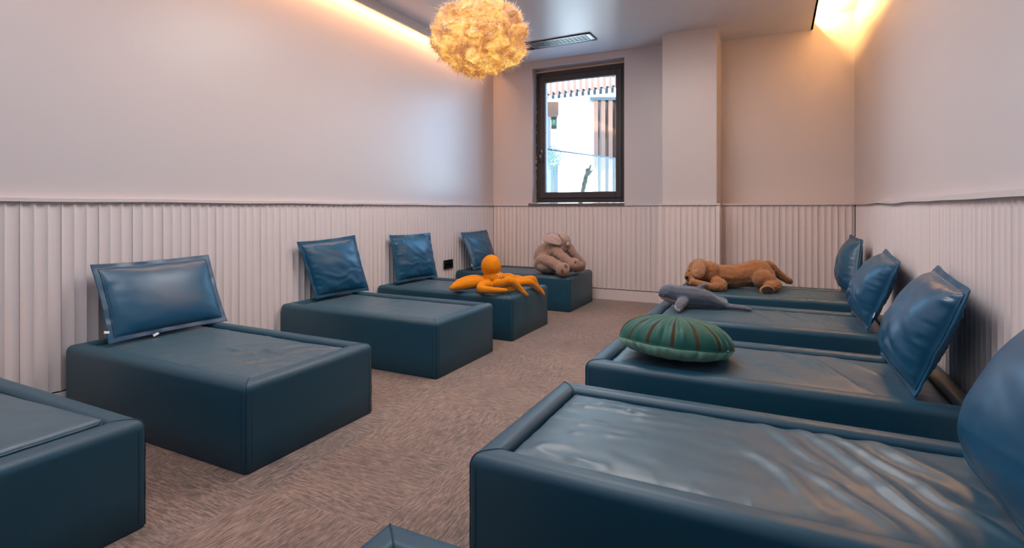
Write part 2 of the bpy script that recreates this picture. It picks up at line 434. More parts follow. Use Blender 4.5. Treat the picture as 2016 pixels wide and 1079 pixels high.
def make_bed(side, x, y, label, seed, folds=(), tilt=0, top=.330, foot=1.0, fine=.0012, hero=False):
    L = 1.305 if side == 'left' else 1.375
    root = empty('nap_bed', (x, y, 0), 0 if side == 'left' else math.pi)
    tag(root, label, 'bed', 'padded nap beds in two rows')
    me, ms = FR[side]
    fr_ = bpy.data.objects.new('bed_frame', me); COL.objects.link(fr_); fr_.parent = root
    for m1 in ms[:2] if not hero else ms:
        s = bpy.data.objects.new('corner_seam', m1); COL.objects.link(s); s.parent = fr_
    nx, ny = (230, 130) if hero else (150, 84)
    bm, edge = mattress_bm(L, .70, seed, folds, nx, ny, tilt, top, fine, foot)
    mt = mesh_obj('mattress', bm, M['leather_m'], root)
    bm = bmesh.new(); pts = [e + Vector((0, 0, .001)) for e in edge[::3]]
    tube(bm, pts + [pts[0]], .0022, 6, caps=False); mesh_obj('piping', bm, M['leather_m'], mt)
    return root

LXc = -1.775 - 1.305 / 2
RXc = -.745 + 1.375 / 2
rnd = random.Random(5)
def rfolds(n, x0, x1, lean, amp, rn, w=(.010, .02)):
    out = []
    for _ in range(n):
        x = rn.uniform(x0, x1); y = rn.uniform(-.22, .05); l = rn.uniform(.12, .34)
        out.append((x, y, x + lean * l + rn.uniform(-.05, .05), y + l, rn.uniform(*w), rn.uniform(amp * .5, amp)))
    return out
make_bed('left', LXc, .636, 'teal nap bed with raised mattress corner at the left edge of the photo', 1, tilt=.030, top=.325, foot=.35)
make_bed('left', LXc, 1.68, 'teal nap bed with creased mattress holding the wide white-tagged pillow', 2,
         [(.10, -.14, .40, .10, .014, .010), (.20, .02, .52, .04, .012, .010), (.05, -.02, .34, -.04, .013, .009), (.34, -.22, .46, .04, .012, .009), (.30, .06, .38, .24, .011, .008), (.40, .02, .50, .22, .011, .008), (.05, .04, .28, .20, .018, .007), (.22, -.24, .36, -.04, .012, .007), (.44, -.2, .54, -.02, .011, .008)], foot=2.0)
make_bed('left', LXc, 2.925, 'third teal nap bed of the left row, holding only its pillow', 3, rfolds(5, -.4, .1, .3, .003, rnd), foot=.7)
make_bed('left', LXc, 3.92, 'teal padded nap bed carrying the yellow toy octopus', 4, rfolds(5, -.4, .1, .3, .003, rnd), foot=.6)
make_bed('left', LXc, 5.17, 'teal padded nap bed under the window, carrying the plush elephant', 5, rfolds(4, -.4, .1, .3, .003, rnd), foot=.5)
make_bed('right', RXc, .552, 'teal padded nap bed whose corner just enters the bottom edge of the photo', 6, foot=.6)
hf = []
r2 = random.Random(11)
# long sweeping folds fanning out from the pillow (in the bed's own frame: head -X)
for x0, y0, x1, y1, w, a in ((-.13, -.24, -.38, .18, .016, .013), (-.20, -.25, -.44, .12, .014, .012), (-.02, -.26, -.22, .06, .018, .008),
                             (-.30, -.25, -.50, .02, .020, .013), (-.10, .02, -.30, .26, .016, .009), (.02, -.05, -.16, .22, .018, .007),
                             (-.26, .02, -.40, .26, .014, .009), (-.38, -.02, -.52, .22, .018, .008)):
    dx_, dy_ = (x1 - x0) * .12, (y1 - y0) * .12
    hf.append((x0 - dx_, y0 - dy_, x1 + dx_, y1 + dy_, w * 1.35, a * 1.25))
for _ in range(22):                            # fine creases near the foot
    y = r2.uniform(-.24, .24); x = r2.uniform(.30, .58)
    hf.append((x, y, x - r2.uniform(.08, .2), y + r2.uniform(-.10, .02), r2.uniform(.014, .022), r2.uniform(.0032, .0044)))
make_bed('right', RXc, 1.575, 'nearest teal nap bed on the right, with long shiny folds in its mattress', 7, hf, foot=.8, fine=.0022, hero=True)
make_bed('right', RXc, 2.545, 'teal padded nap bed carrying the round green velvet cushion', 8,
         [(-.06, -.24, -.30, .14, .016, .012), (-.18, -.2, -.34, .2, .014, .011), (.10, -.2, -.08, .16, .018, .007), (-.02, .02, -.16, .24, .013, .008), (-.28, -.25, -.44, .0, .014, .011), (.2, -.1, .02, .2, .02, .005)], foot=1.6)
make_bed('right', RXc, 3.65, 'teal padded nap bed carrying the grey toy whale', 9,
         [(-.06, -.24, -.26, .14, .014, .010), (-.2, -.2, -.32, .2, .012, .009), (.06, -.15, -.06, .2, .014, .006), (-.3, -.2, -.4, .1, .014, .009)], foot=1.3)
make_bed('right', RXc, 4.76, 'teal padded nap bed by the back wall carrying the brown plush dog', 10, rfolds(4, -.3, .1, -.3, .006, rnd), foot=.8)

# ------------------------------------------------------------------ pillows
def pillow(pts, tf, tb, seed, label, tags=(), n=72, wr=1.0, matr=None, cr=.0):
    """pts = bottom-near... BL, BR, TL, TR in world space; tf/tb = bulge to front/back (front = normal toward room)"""
    BL, BR, TL, TR = [Vector(p) for p in pts]
    root = empty('leatherette_pillow', (BL + BR) / 2); base = (BL + BR) / 2
    tag(root, label, 'pillow', 'pillows leaning on the wall panelling')
    nr = ((BR - BL).cross(TL - BL)).normalized()
    W = (BR - BL).length; Hh = ((TL - BL).length + (TR - BR).length) / 2
    fl = .028
    def pos(u, v, side):
        # u,v in -1..1 ; concave outline between the corner ears
        uu = u * (1 - .030 * (1 - v * v) * abs(u) ** 2 - cr * abs(v) ** 14); vv = v * (1 - .035 * (1 - u * u) * abs(v) ** 2 - cr * abs(u) ** 14)
        a, b_ = (uu + 1) / 2, (vv + 1) / 2
        p = BL.lerp(BR, a).lerp(TL.lerp(TR, a), b_)
        fu, fv = 1 - fl / (W / 2), 1 - fl / (Hh / 2)
        iu, iv = min(abs(u) / fu, 1), min(abs(v) / fv, 1)
        k = max((1 - iu ** 2.4), 0) * max((1 - iv ** 2.4), 0)
        inside = k ** .52
        t = (tf if side > 0 else tb) * inside * (1 + .06 * v * -1)
        # puckers running in from the seam
        e = min(1 - iu, 1 - iv)
        pk = math.exp(-((e - .06) / .12) ** 2) if e > 0 else 0
        s_ = u * W * 22 if (1 - iv) < (1 - iu) else v * Hh * 22
        t += wr * pk * .006 * noise.noise(Vector((s_, seed, side * 3))) * min(1, e * 12)
        t += wr * .008 * inside * noise.noise(Vector((u * 2.2, v * 3.4 + u * 1.5, seed + side)))
        # soft diagonal creases low down
        if v < .2: t += wr * .0035 * inside * math.sin(22 * v + 6 * u + 9 * noise.noise(Vector((u * 2.3, v * 2, seed)))) * (.2 - v) * min(1, e * 5)
        flo = (1 - inside) * .005 * noise.noise(Vector((u * 4, v * 4, seed + 20))) + .007 * (abs(u * v) ** 3) * math.sin(seed * 1.7 + u * 2 + v)
        th = .0022 if (iu >= 1 or iv >= 1) else .0022
        return p + nr * (side * (t + th) + flo) - base
    bm = bmesh.new(); G = {}
    for side in (1, -1):
        for i in range(n + 1):
            for j in range(n + 1):
                # concentrate samples toward the edges
                f = lambda t: math.sin(t * math.pi / 2) * .45 + t * .55
                G[side, i, j] = bm.verts.new(pos(f(2 * i / n - 1), f(2 * j / n - 1), side))
        for i in range(n):
            for j in range(n):
                q = (G[side, i, j], G[side, i + 1, j], G[side, i + 1, j + 1], G[side, i, j + 1]); bm.faces.new(q if side > 0 else q[::-1])
    b = [(i, 0) for i in range(n)] + [(n, j) for j in range(n)] + [(i, n) for i in range(n, 0, -1)] + [(0, j) for j in range(n, 0, -1)]
    for k in range(len(b)):
        c, d = b[k], b[(k + 1) % len(b)]
        bm.faces.new((G[(1,) + c], G[(-1,) + c], G[(-1,) + d], G[(1,) + d]))
    mesh_obj('pillow_cover', bm, matr or M['leather_p'], root)
    # stitched line where the flange starts
    bm = bmesh.new(); fu, fv = 1 - fl / (W / 2), 1 - fl / (Hh / 2); m_ = 40; ln = []
    for k in range(4 * m_):
        s = k / m_; q, t = int(s), 2 * (s - int(s)) - 1
        ln.append([(t * fu, -fv), (fu, t * fv), (-t * fu, fv), (-fu, -t * fv)][q])
    pts_ = [pos(a * 1.004, b_ * 1.004, 1) + nr * .0012 for a, b_ in ln]
    tube(bm, pts_ + [pts_[0]], .0016, 5, caps=False); mesh_obj('stitching', bm, M['thread'], root)
    for (u, v, du, dv, l_, w_) in tags:
        p = pos(u, v, 1); ex = (BR - BL).normalized(); ey = (TL - BL).normalized()
        dr = (ex * du + ey * dv).normalized(); sd = dr.cross(nr).normalized(); bm = bmesh.new()
        obox(bm, p + dr * l_ / 2, dr * l_ / 2, sd * w_ / 2, nr * .0012); mesh_obj('care_tag', bm, M['whitetag'], root, False)['label'] = 'small white care tag'
    return root

pillow([(-2.885, 1.425, .345), (-2.875, 2.035, .343), (-3.035, 1.415, .722), (-3.035, 2.03, .728)], .055, .05, 1,
       'wide smooth teal pillow with two white tags, leaning on the nearest left pillow spot', [(-.97, -.72, -1, .2, .022, .012), (-.30, -.985, .3, -1, .012, .03)], wr=.08)
pillow([(-2.985, 2.80, .345), (-2.93, 3.31, .342), (-3.045, 2.685, .765), (-3.045, 3.262, .788)], .058, .045, 2.3,
       'teal pillow on the otherwise empty bed in the left row')
pillow([(-2.985, 3.715, .343), (-2.92, 4.255, .342), (-3.045, 3.70, .768), (-3.045, 4.30, .765)], .062, .045, 3.1,
       'teal pillow between the octopus bed corner and the wall, left of the black socket')
pillow([(-2.87, 4.85, .350), (-2.88, 5.42, .350), (-3.04, 4.86, .742), (-3.04, 5.44, .755)], .062, .05, 4.7,
       'bright blue teal pillow in the far left corner behind the octopus', [(-.975, -.75, -1, .1, .02, .014)])
pillow([(.435, 1.79, .350), (.435, 1.19, .350), (.595, 1.69, .785), (.585, 1.08, .785)], .115, .05, 5.2,
       'large teal pillow cut off by the right edge of the photo', wr=.5, cr=.03)
pillow([(.42, 2.85, .345), (.425, 2.255, .343), (.595, 2.76, .775), (.555, 2.135, .745)], .105, .055, 6.6,
       'teal pillow on the green cushion bed, with shiny creases and curled top edge', [], wr=1.5, cr=.03)
pillow([(.42, 3.95, .345), (.440, 3.385, .343), (.59, 3.87, .765), (.565, 3.265, .735)], .105, .05, 7.4,
       'teal pillow with a white side tag, leaning behind the toy whale bed', [(.965, -.55, 1, .1, .012, .03)], wr=1.5, cr=.03)
pillow([(.46, 4.98, .345), (.515, 4.49, .343), (.53, 4.95, .80), (.565, 4.62, .775)], .10, .045, 8.9,
       'dark teal pillow at the head of the plush dog bed, seen almost edge on', [(.965, -.75, 1, .1, .012, .024)], cr=.03)

# ------------------------------------------------------------------ soft toys
def evaluated(o):
    dg = bpy.context.evaluated_depsgraph_get(); dg.update()
    me = bpy.data.meshes.new_from_object(o.evaluated_get(dg)); return me

def spline(pts, n=10):
    """Catmull-Rom through (Vector, radius)"""
    out = []; p = [pts[0]] + list(pts) + [pts[-1]]
    for i in range(1, len(p) - 2):
        for k in range(n):
            t = k / n; r = []
            a, b_, c, d = p[i - 1], p[i], p[i + 1], p[i + 2]
            f = lambda A, B, C_, D: .5 * ((2 * B) + (C_ - A) * t + (2 * A - 5 * B + 4 * C_ - D) * t * t + (3 * B - A - 3 * C_ + D) * t ** 3)
            out.append((f(a[0], b_[0], c[0], d[0]), f(a[1], b_[1], c[1], d[1])))
    out.append(pts[-1]); return out

def blob(name, balls, chains, mats, parent, voxel=.006, smooth=8, fuzz=0, matfn=None, fuzz_scale=60, wrinkle=None):
    """one continuous surface from ellipsoids (centre, radii, rotation) and tapered limbs, fused by a voxel remesh.
    chains: list of [(point, radius) ...], optionally (list, flat) where flat squashes the section in Z"""
    bm = bmesh.new(); base = bmesh.new(); bmesh.ops.create_icosphere(base, subdivisions=3, radius=1)
    low = bmesh.new(); bmesh.ops.create_icosphere(low, subdivisions=2, radius=1)
    def add(src, mtx):
        m = {v: bm.verts.new(mtx @ v.co) for v in src.verts}
        for f in src.faces: bm.faces.new([m[v] for v in f.verts])
    for c, r, rot in balls:
        add(base, Matrix.Translation(c) @ (rot or Matrix()).to_4x4() @ Matrix.Diagonal((r[0], r[1], r[2], 1)))
    for ch in chains:
        flat = 1
        if isinstance(ch, tuple): ch, flat = ch
        for c, r in spline(ch, 9): add(low, Matrix.Translation(c) @ Matrix.Diagonal((r, r, r * flat, 1)))
    base.free(); low.free()
    me = bpy.data.meshes.new(name); bm.to_mesh(me); bm.free()
    o = bpy.data.objects.new(name, me); COL.objects.link(o)
    rm = o.modifiers.new('r', 'REMESH'); rm.mode = 'VOXEL'; rm.voxel_size = voxel
    sm = o.modifiers.new('s', 'SMOOTH'); sm.factor = .5; sm.iterations = smooth
    me2 = evaluated(o); o.modifiers.clear(); o.data = me2; bpy.data.meshes.remove(me); me2.name = name
    for m in (mats if isinstance(mats, (list, tuple)) else [mats]): me2.materials.append(m)
    if fuzz or wrinkle:
        nv = [v.normal.copy() for v in me2.vertices]
        for v, n_ in zip(me2.vertices, nv):
            d = 0
            if fuzz: d += fuzz * (noise.noise(v.co * fuzz_scale) + .5 * noise.noise(v.co * fuzz_scale * 2.3))
            if wrinkle: d += wrinkle(v.co)
            v.co += n_ * d
    me2.update()
    for p in me2.polygons:
        p.use_smooth = True
        if matfn: p.material_index = matfn(p.center, p.normal)
    o.parent = parent; return o

def ball(name, c, r, m, parent, rot=None, sub=3):
    bm = bmesh.new(); bmesh.ops.create_icosphere(bm, subdivisions=sub, radius=1, matrix=Matrix.Translation(c) @ (rot or Matrix()).to_4x4() @ Matrix.Diagonal((r[0], r[1], r[2], 1)))
    return mesh_obj(name, bm, m, parent)

def rotto(x, y=None):
    """rotation whose local X follows x and whose local Z is as close as possible to y"""
    x = Vector(x).normalized(); z = Vector(y or (0, 0, 1)); yv = z.cross(x).normalized(); z = x.cross(yv)
    return Matrix((x, yv, z)).transposed()

VIEW = -FW                      # toward the viewer, level
ZM = .334                       # top of the mattresses
E_ = Vector((0, 0, 1))

# --- octopus: local frame a = along camera right, b = away from the camera
M['octo'] = mat('mustard_velour', srgb(206, 124, 4), .75, .2, sheen=.2, bump=(260, .25, .002), var=(9, .08), sheen_col=(1, .7, .3, 1))
M['octo_under'] = mat('tan_corduroy', srgb(196, 142, 84), .85, .2, sheen=.3, bump=(300, .3, .002))
def at(u, v, d): return P(u, v, d)
def onbed(u, v, z=ZM):
    d = F * (1 - z) / (v - CY); return P(u, v, d)
oc = onbed(973, 566)
octo = empty('toy_octopus', oc); tag(octo, 'mustard yellow plush octopus sprawled over the edge of a nap bed', 'soft toy')
def L_(u, v, d): return P(u, v, d) - oc
OD = 4.28                        # distance of the head
balls = [(L_(967, 524, OD), (.083, .080, .094), None), (L_(969, 545, OD), (.072, .07, .07), None), (L_(971, 560, OD), (.085, .08, .045), None),
         (L_(984, 546, OD - .02), (.04, .045, .04), None)]
def Z(p, z): p = p.copy(); p.z = z - oc.z; return p
KR = 1.14
def T(pts): return [(L_(u, v, d), r * KR) for u, v, d, r in pts]
ch = [T([(960, 556, OD, .042), (940, 556, OD - .02, .043), (915, 560, OD - .06, .040), (893, 566, OD - .1, .022), (887, 567, OD - .11, .012)]),
      T([(955, 553, OD + .05, .036), (930, 550, OD + .05, .034), (905, 557, OD, .030), (892, 564, OD - .06, .016)]),
      T([(962, 560, OD - .04, .036), (950, 563, OD - .12, .034), (948, 569, OD - .2, .029), (968, 571, OD - .22, .022), (990, 571.5, OD - .22, .016), (997, 571.5, OD - .22, .011)]),
      T([(975, 560, OD - .04, .034), (990, 558, OD - .12, .032), (1004, 553, OD - .15, .030), (1018, 563, OD - .12, .024), (1030, 575, OD - .10, .018), (1037, 581, OD - .09, .010)]),
      T([(980, 557, OD, .034), (1004, 560, OD, .030), (1025, 556, OD + .02, .028), (1043, 556, OD + .05, .027), (1053, 564, OD + .10, .024), (1064, 572, OD + .14, .019), (1071, 579, OD + .14, .010)]),
      T([(982, 552, OD + .06, .032), (1008, 553, OD + .12, .026), (1030, 551, OD + .16, .026), (1048, 550, OD + .19, .028), (1054, 559, OD + .2, .022), (1057, 570, OD + .2, .018), (1058, 577, OD + .2, .010)]),
      T([(980, 553, OD + .10, .030), (1000, 549, OD + .2, .026), (1018, 548, OD + .3, .026), (1029, 550, OD + .35, .022)]),
      T([(972, 550, OD + .12, .030), (990, 545, OD + .25, .026), (1004, 544, OD + .33, .024), (1014, 546, OD + .36, .016)]),
      T([(985, 566, OD - .10, .024), (1003, 569, OD - .12, .026), (1020, 567, OD - .08, .022)])]
# every arm lies on (or just above) the mattress
for c in ch:
    for i, (p, r) in enumerate(c):
        w = p + oc
        if w.x < -1.80: c[i] = (Vector((p.x, p.y, max(p.z, ZM + r * .95 - oc.z))), r)
        else: c[i] = (Vector((max(p.x, -1.758 - oc.x) if w.z < H else p.x, p.y, p.z)), r)
ob = blob('octopus_body', balls, ch, [M['octo'], M['octo_under']], octo, voxel=.0048, smooth=6, fuzz=.0012, fuzz_scale=55,
          matfn=lambda c, n_: 1 if (n_.z < -.30 and c.z + oc.z < ZM + .09) else 0)
eyep = L_(979.5, 543, OD) - FW * .064
def surf(o, frm, to):
    """first hit on o's mesh (object space) going from frm to to"""
    d = (to - frm); ok, loc, nrm, _ = o.ray_cast(frm, d.normalized(), distance=d.length * 2); return (loc, nrm) if ok else (to, -d.normalized())
bpy.context.view_layer.update()
def on_surface(o, root_loc, u, v, d):
    """point of o's surface seen at u, v: the toy's feature sits there"""
    cl = Vector((0, 0, 1)) - root_loc; t = P(u, v, d) - root_loc; return surf(o, cl, t)
loc, nr = on_surface(ob, oc, 979.5, 543, OD)
q = rotto(nr); ball('eye_ring', loc, (.003, .0095, .0135), mat('white_felt', srgb(235, 215, 190), .8), octo, q)
ball('eye', loc + nr * .003, (.0028, .0055, .0085), M['black'], octo, q)

# --- elephant slumped on the last bed of the left row
M['ele'] = mat('taupe_plush', srgb(148, 122, 110), .85, .2, sheen=.55, bump=(180, .35, .003), var=(12, .10), sheen_col=(.95, .85, .8, 1))
M['ele_ear'] = mat('pale_taupe_plush', srgb(168, 146, 138), .85, .2, sheen=.55, bump=(180, .3, .003), var=(12, .06))
M['sole'] = mat('grey_brown_patch', srgb(92, 76, 62), .8)
ec = onbed(1095, 531)
ele = empty('toy_elephant', ec); tag(ele, 'taupe plush elephant with floppy ears sitting slumped on the bed under the window', 'soft toy')
ED = 5.45; KR = 1.0
def L_(u, v, d): return P(u, v, d) - ec
balls = [(L_(1080, 507, ED + .08), (.158, .15, .165), None), (L_(1073, 519, ED + .06), (.115, .14, .092), None),
         (L_(1098, 484, ED), (.105, .10, .10), None), (L_(1104, 476, ED - .02), (.088, .085, .082), None), (L_(1094, 472, ED + .02), (.075, .07, .06), None), (L_(1112, 500, ED + .04), (.09, .08, .10), None), (L_(1092, 494, ED - .04), (.085, .08, .08), None)]
ch = [T([(1066, 512, ED - .05, .062), (1082, 515, ED - .16, .058), (1097, 523, ED - .22, .056), (1107, 530, ED - .27, .060)]),     # hind leg toward viewer
      T([(1092, 490, ED - .07, .056), (1103, 502, ED - .13, .054), (1115, 512, ED - .17, .050), (1127, 520, ED - .19, .057)]),     # front leg
      T([(1110, 474, ED - .02, .050), (1120, 486, ED - .04, .044), (1131, 500, ED - .05, .038), (1141, 511, ED - .05, .036), (1147, 520, ED - .05, .038), (1138, 523, ED - .09, .034)]),  # trunk
      T([(1112, 510, ED + .10, .05), (1128, 522, ED + .04, .046), (1146, 527, ED - .02, .040), (1134, 530, ED - .06, .034)])]
for c in ch:
    for i, (p, r) in enumerate(c): c[i] = (Vector((p.x, p.y, max(p.z, ZM + r * .97 - ec.z))), r)
balls += [(ch[0][-1][0] + Vector((.02, -.03, .002)), (.066, .062, .070), None), (ch[1][-1][0] + Vector((.015, -.01, 0)), (.068, .064, .066), None), (L_(1082, 524, ED - .06), (.13, .12, .07), None), (L_(1118, 526, ED - .02), (.10, .10, .05), None)]
def ew(c): # cross rolls on trunk and front leg
    s = (c - (P(1103, 502, ED) - ec)); a = s.dot(Vector((RT.x * .75, RT.y * .75, -.6))); 
    return .0045 * math.sin(a * 190 + 3 * noise.noise(c * 14)) * math.exp(-(s.length / .15) ** 2) + .005 * noise.noise(c * 22)
eb = blob('elephant_body', balls, ch, M['ele'], ele, voxel=.0062, smooth=5, fuzz=.0016, fuzz_scale=70, wrinkle=ew)
bpy.context.view_layer.update()
def sheet(name, outline, thick, m, parent, droop, n=16):
    """soft flap: outline = closed list of local points (3D); filled as a fan toward its centroid with a domed surface"""
    c = sum((Vector(p) for p in outline), Vector()) / len(outline); N = len(outline)
    cl = spline([(Vector(p), 0) for p in outline + [outline[0]]], 6)[:-1]; cl = [p for p, _ in cl]; N = len(cl)
    nrm = Vector()
    for k in range(N): nrm += (cl[k] - c).cross(cl[(k + 1) % N] - c)
    nrm.normalize(); bm = bmesh.new(); rings = {}
    if nrm.dot(VIEW) < 0: nrm = -nrm
    for s in (1, -1):
        prev = None
        for i in range(n, 0, -1):
            t = i / n; r = []
            for k in range(N):
                p = c.lerp(cl[k], t) + nrm * (s * thick * math.sqrt(max(0, 1 - t ** 4)) + droop * (1 - t * t) + .004 * noise.noise((c.lerp(cl[k], t)) * 38))
                r.append(rings[k] if (i == n and s == -1) else bm.verts.new(p))
            if i == n and s == 1:
                for k in range(N): rings[k] = r[k]
            if prev:
                for k in range(N): bm.faces.new((prev[k], prev[(k + 1) % N], r[(k + 1) % N], r[k]))
            prev = r
        cc = bm.verts.new(c + nrm * (s * thick + droop))
        for k in range(N): bm.faces.new((prev[k], prev[(k + 1) % N], cc))
    return mesh_obj(name, bm, m, parent)
ed = ED - .10
sheet('ear', [L_(1099, 460, ed + .04), L_(1086, 460, ed + .04), L_(1074, 464, ed + .03), L_(1069, 472, ed + .0), L_(1074, 477, ed - .03), L_(1088, 481, ed - .05), L_(1103, 483, ed - .05), L_(1105, 474, ed - .04), L_(1100, 465, ed)], .007, M['ele_ear'], ele, .018)
sheet('ear', [L_(1099, 460, ed + .04), L_(1108, 458, ed + .05), L_(1118, 463, ed + .06), L_(1125, 474, ed + .08), L_(1120, 478, ed + .03), L_(1111, 475, ed), L_(1104, 468, ed)], .007, M['ele_ear'], ele, .018)
sheet('ear_fold', [L_(1101, 461, ed + .02), L_(1090, 458.5, ed + .06), L_(1077, 461, ed + .07), L_(1072, 467, ed + .05), L_(1084, 464, ed + .03)], .006, M['ele'], ele, .01)
for u, v in ((1107, 534), (1114, 524)):
    loc, nr = on_surface(eb, ec, u, v, ED - .3); ball('sole_patch', loc, (.003, .016, .020), M['sole'], ele, rotto(nr))['label'] = 'dark sole patch'
loc, nr = on_surface(eb, ec, 1132.5, 516.5, ED - .2); ball('sole_patch', loc, (.003, .013, .014), M['sole'], ele, rotto(nr))['label'] = 'dark sole patch'
ball('tusk', L_(1118, 480.5, ED - .10), (.020, .016, .024), M['ele_ear'], ele)

# --- dog lying on its belly on the last bed of the right row
M['dog'] = mat('caramel_plush', srgb(150, 104, 72), .9, .15, sheen=.5, bump=(150, .6, .005), var=(16, .16), sheen_col=(1, .82, .62, 1))
M['dog_ear'] = mat('light_caramel_plush', srgb(172, 128, 96), .9, .15, sheen=.5, bump=(150, .6, .005), var=(14, .12))
M['pad'] = mat('dark_brown_pad', srgb(42, 28, 24), .8)
dc = onbed(1440, 568); DD = 4.38
dog = empty('toy_dog', dc); tag(dog, 'caramel brown plush dog lying on its belly on the bed by the back wall', 'soft toy')
def L_(u, v, d): return P(u, v, d) - dc
balls = [(L_(1376, 530, DD + .02), (.088, .088, .088), None), (L_(1364, 541, DD), (.066, .066, .062), None), (L_(1357, 546, DD), (.042, .05, .036), None),
         (L_(1397, 535, DD + .04), (.088, .088, .088), None), (L_(1494, 537, DD + .07), (.105, .11, .105), None), (L_(1502, 550, DD - .02), (.075, .075, .085), None)]
ch = [T([(1385, 534, DD + .04, .085), (1406, 541, DD + .06, .092), (1432, 545, DD + .08, .098), (1462, 541, DD + .08, .104), (1490, 537, DD + .07, .106), (1504, 543, DD + .06, .09)]),
      T([(1412, 556, DD - .05, .050), (1422, 563, DD - .09, .042), (1402, 566, DD - .10, .034), (1380, 560, DD - .10, .032), (1364, 556, DD - .08, .032)]),
      T([(1410, 553, DD + .14, .045), (1380, 558, DD + .16, .035), (1356, 556, DD + .10, .03)]),
      T([(1500, 548, DD - .05, .075), (1520, 558, DD - .08, .060), (1527, 567, DD - .12, .048), (1514, 571, DD - .16, .044)]),
      T([(1512, 522, DD + .12, .040), (1526, 534, DD + .14, .040), (1540, 545, DD + .15, .036), (1550, 552, DD + .15, .032), (1556, 555, DD + .15, .020)])]
for k, c in enumerate(ch):
    for i, (p, r) in enumerate(c):
        zz = max(p.z, ZM + r * .98 - dc.z)
        if k in (1, 2) and (p + dc).x < -.66: zz = max(zz, H + r * .95 - dc.z)
        c[i] = (Vector((p.x, p.y, zz)), r)
def dw(c): return .007 * noise.noise(c * 11) + .003 * noise.noise(c * 30)
db = blob('dog_body', balls, ch, M['dog'], dog, voxel=.0065, smooth=6, fuzz=.0042, fuzz_scale=75, wrinkle=dw)
bpy.context.view_layer.update()
def L2(u, v, d=None):
    loc, nr = on_surface(db, dc, u, v, DD); return loc + nr * .012
sheet('ear', [L2(1372, 514), L2(1366, 522), L2(1363, 533), L2(1368, 544), L2(1377, 547), L2(1385, 539), L2(1388, 528), L2(1381, 518)], .011, M['dog_ear'], dog, .004)
loc = L_(1510, 571.5, DD - .205); q = rotto(VIEW + Vector((-.15, 0, .1)))
ball('paw_rim', loc + VIEW * .000, (.012, .056, .040), M['dog_ear'], dog, q); ball('paw_pad', loc + VIEW * .010, (.005, .046, .031), M['pad'], dog, q)['label'] = 'dark brown paw pad'
loc, nr = on_surface(db, dc, 1352, 546, DD); ball('nose', loc, (.016, .016, .013), M['black'], dog)
loc, nr = on_surface(db, dc, 1357, 533, DD); ball('eye', loc, (.006, .006, .007), M['black'], dog)

# --- whale on the third bed of the right row
M['wh'] = mat('slate_plush', srgb(78, 86, 100), .85, .2, sheen=.5, bump=(200, .35, .003), var=(14, .12), sheen_col=(.75, .82, 1, 1))
M['wh_b'] = mat('cream_plush', srgb(176, 150, 140), .85, .2, sheen=.4, bump=(200, .3, .003))
wc = onbed(1370, 606); WD = 3.56
wh = empty('toy_whale', wc); tag(wh, 'slate grey plush whale with a cream belly lying on a nap bed', 'soft toy')
def L_(u, v, d): return P(u, v, d) - wc
ch = [T([(1305, 578, WD + .02, .034), (1315, 577, WD + .02, .058), (1332, 582, WD + .02, .070), (1352, 587, WD + .01, .073), (1374, 592, WD, .070), (1394, 598, WD - .02, .058), (1412, 603, WD - .03, .036), (1424, 604, WD - .03, .026), (1434, 604, WD - .03, .020)]),
      ([*T([(1345, 593, WD - .05, .034), (1338, 601, WD - .12, .032), (1337, 608, WD - .16, .024), (1338, 611, WD - .17, .016)])]),
      ([*T([(1372, 574, WD, .026), (1382, 564, WD, .018), (1390, 561, WD, .011)])]),
      ([*T([(1428, 603, WD - .03, .026), (1446, 605, WD - .06, .030), (1464, 609, WD - .09, .026), (1476, 612, WD - .11, .014)])], .6),
      ([*T([(1426, 602, WD - .02, .024), (1424, 592, WD + .10, .028), (1414, 587, WD + .17, .020)])], .6)]
for k, c in enumerate(ch):
    cc = c[0] if isinstance(c, tuple) else c; fl_ = c[1] if isinstance(c, tuple) else 1
    for i, (p, r) in enumerate(cc):
        lim = (H if (p + wc).x < -.64 else ZM) + r * fl_ * .98
        cc[i] = (Vector((p.x, p.y, max(p.z, lim - wc.z))), r)
ax0, ax1 = L_(1303, 587, WD - .06), L_(1405, 612, WD - .06)
def whm(c, n_):
    s = (c - ax0).dot(RT); t = s / ((ax1 - ax0).dot(RT)); zl = ax0.z + (ax1.z - ax0.z) * t
    return 1 if (0 < t < .92 and c.z < zl + .006 * math.sin(t * 9) and n_.z < .35 and not (.24 < t < .45 and (c - ax0).dot(VIEW) > .03)) else 0
wb = blob('whale_body', [], ch, [M['wh'], M['wh_b']], wh, voxel=.0052, smooth=6, fuzz=.0014, fuzz_scale=70, matfn=whm, wrinkle=lambda c: .004 * noise.noise(c * 16))
bpy.context.view_layer.update()
loc, nr = on_surface(wb, wc, 1306, 583, WD); ball('eye', loc, (.005, .008, .005), mat('brown_eye', srgb(70, 42, 32), .3), wh, rotto(nr))

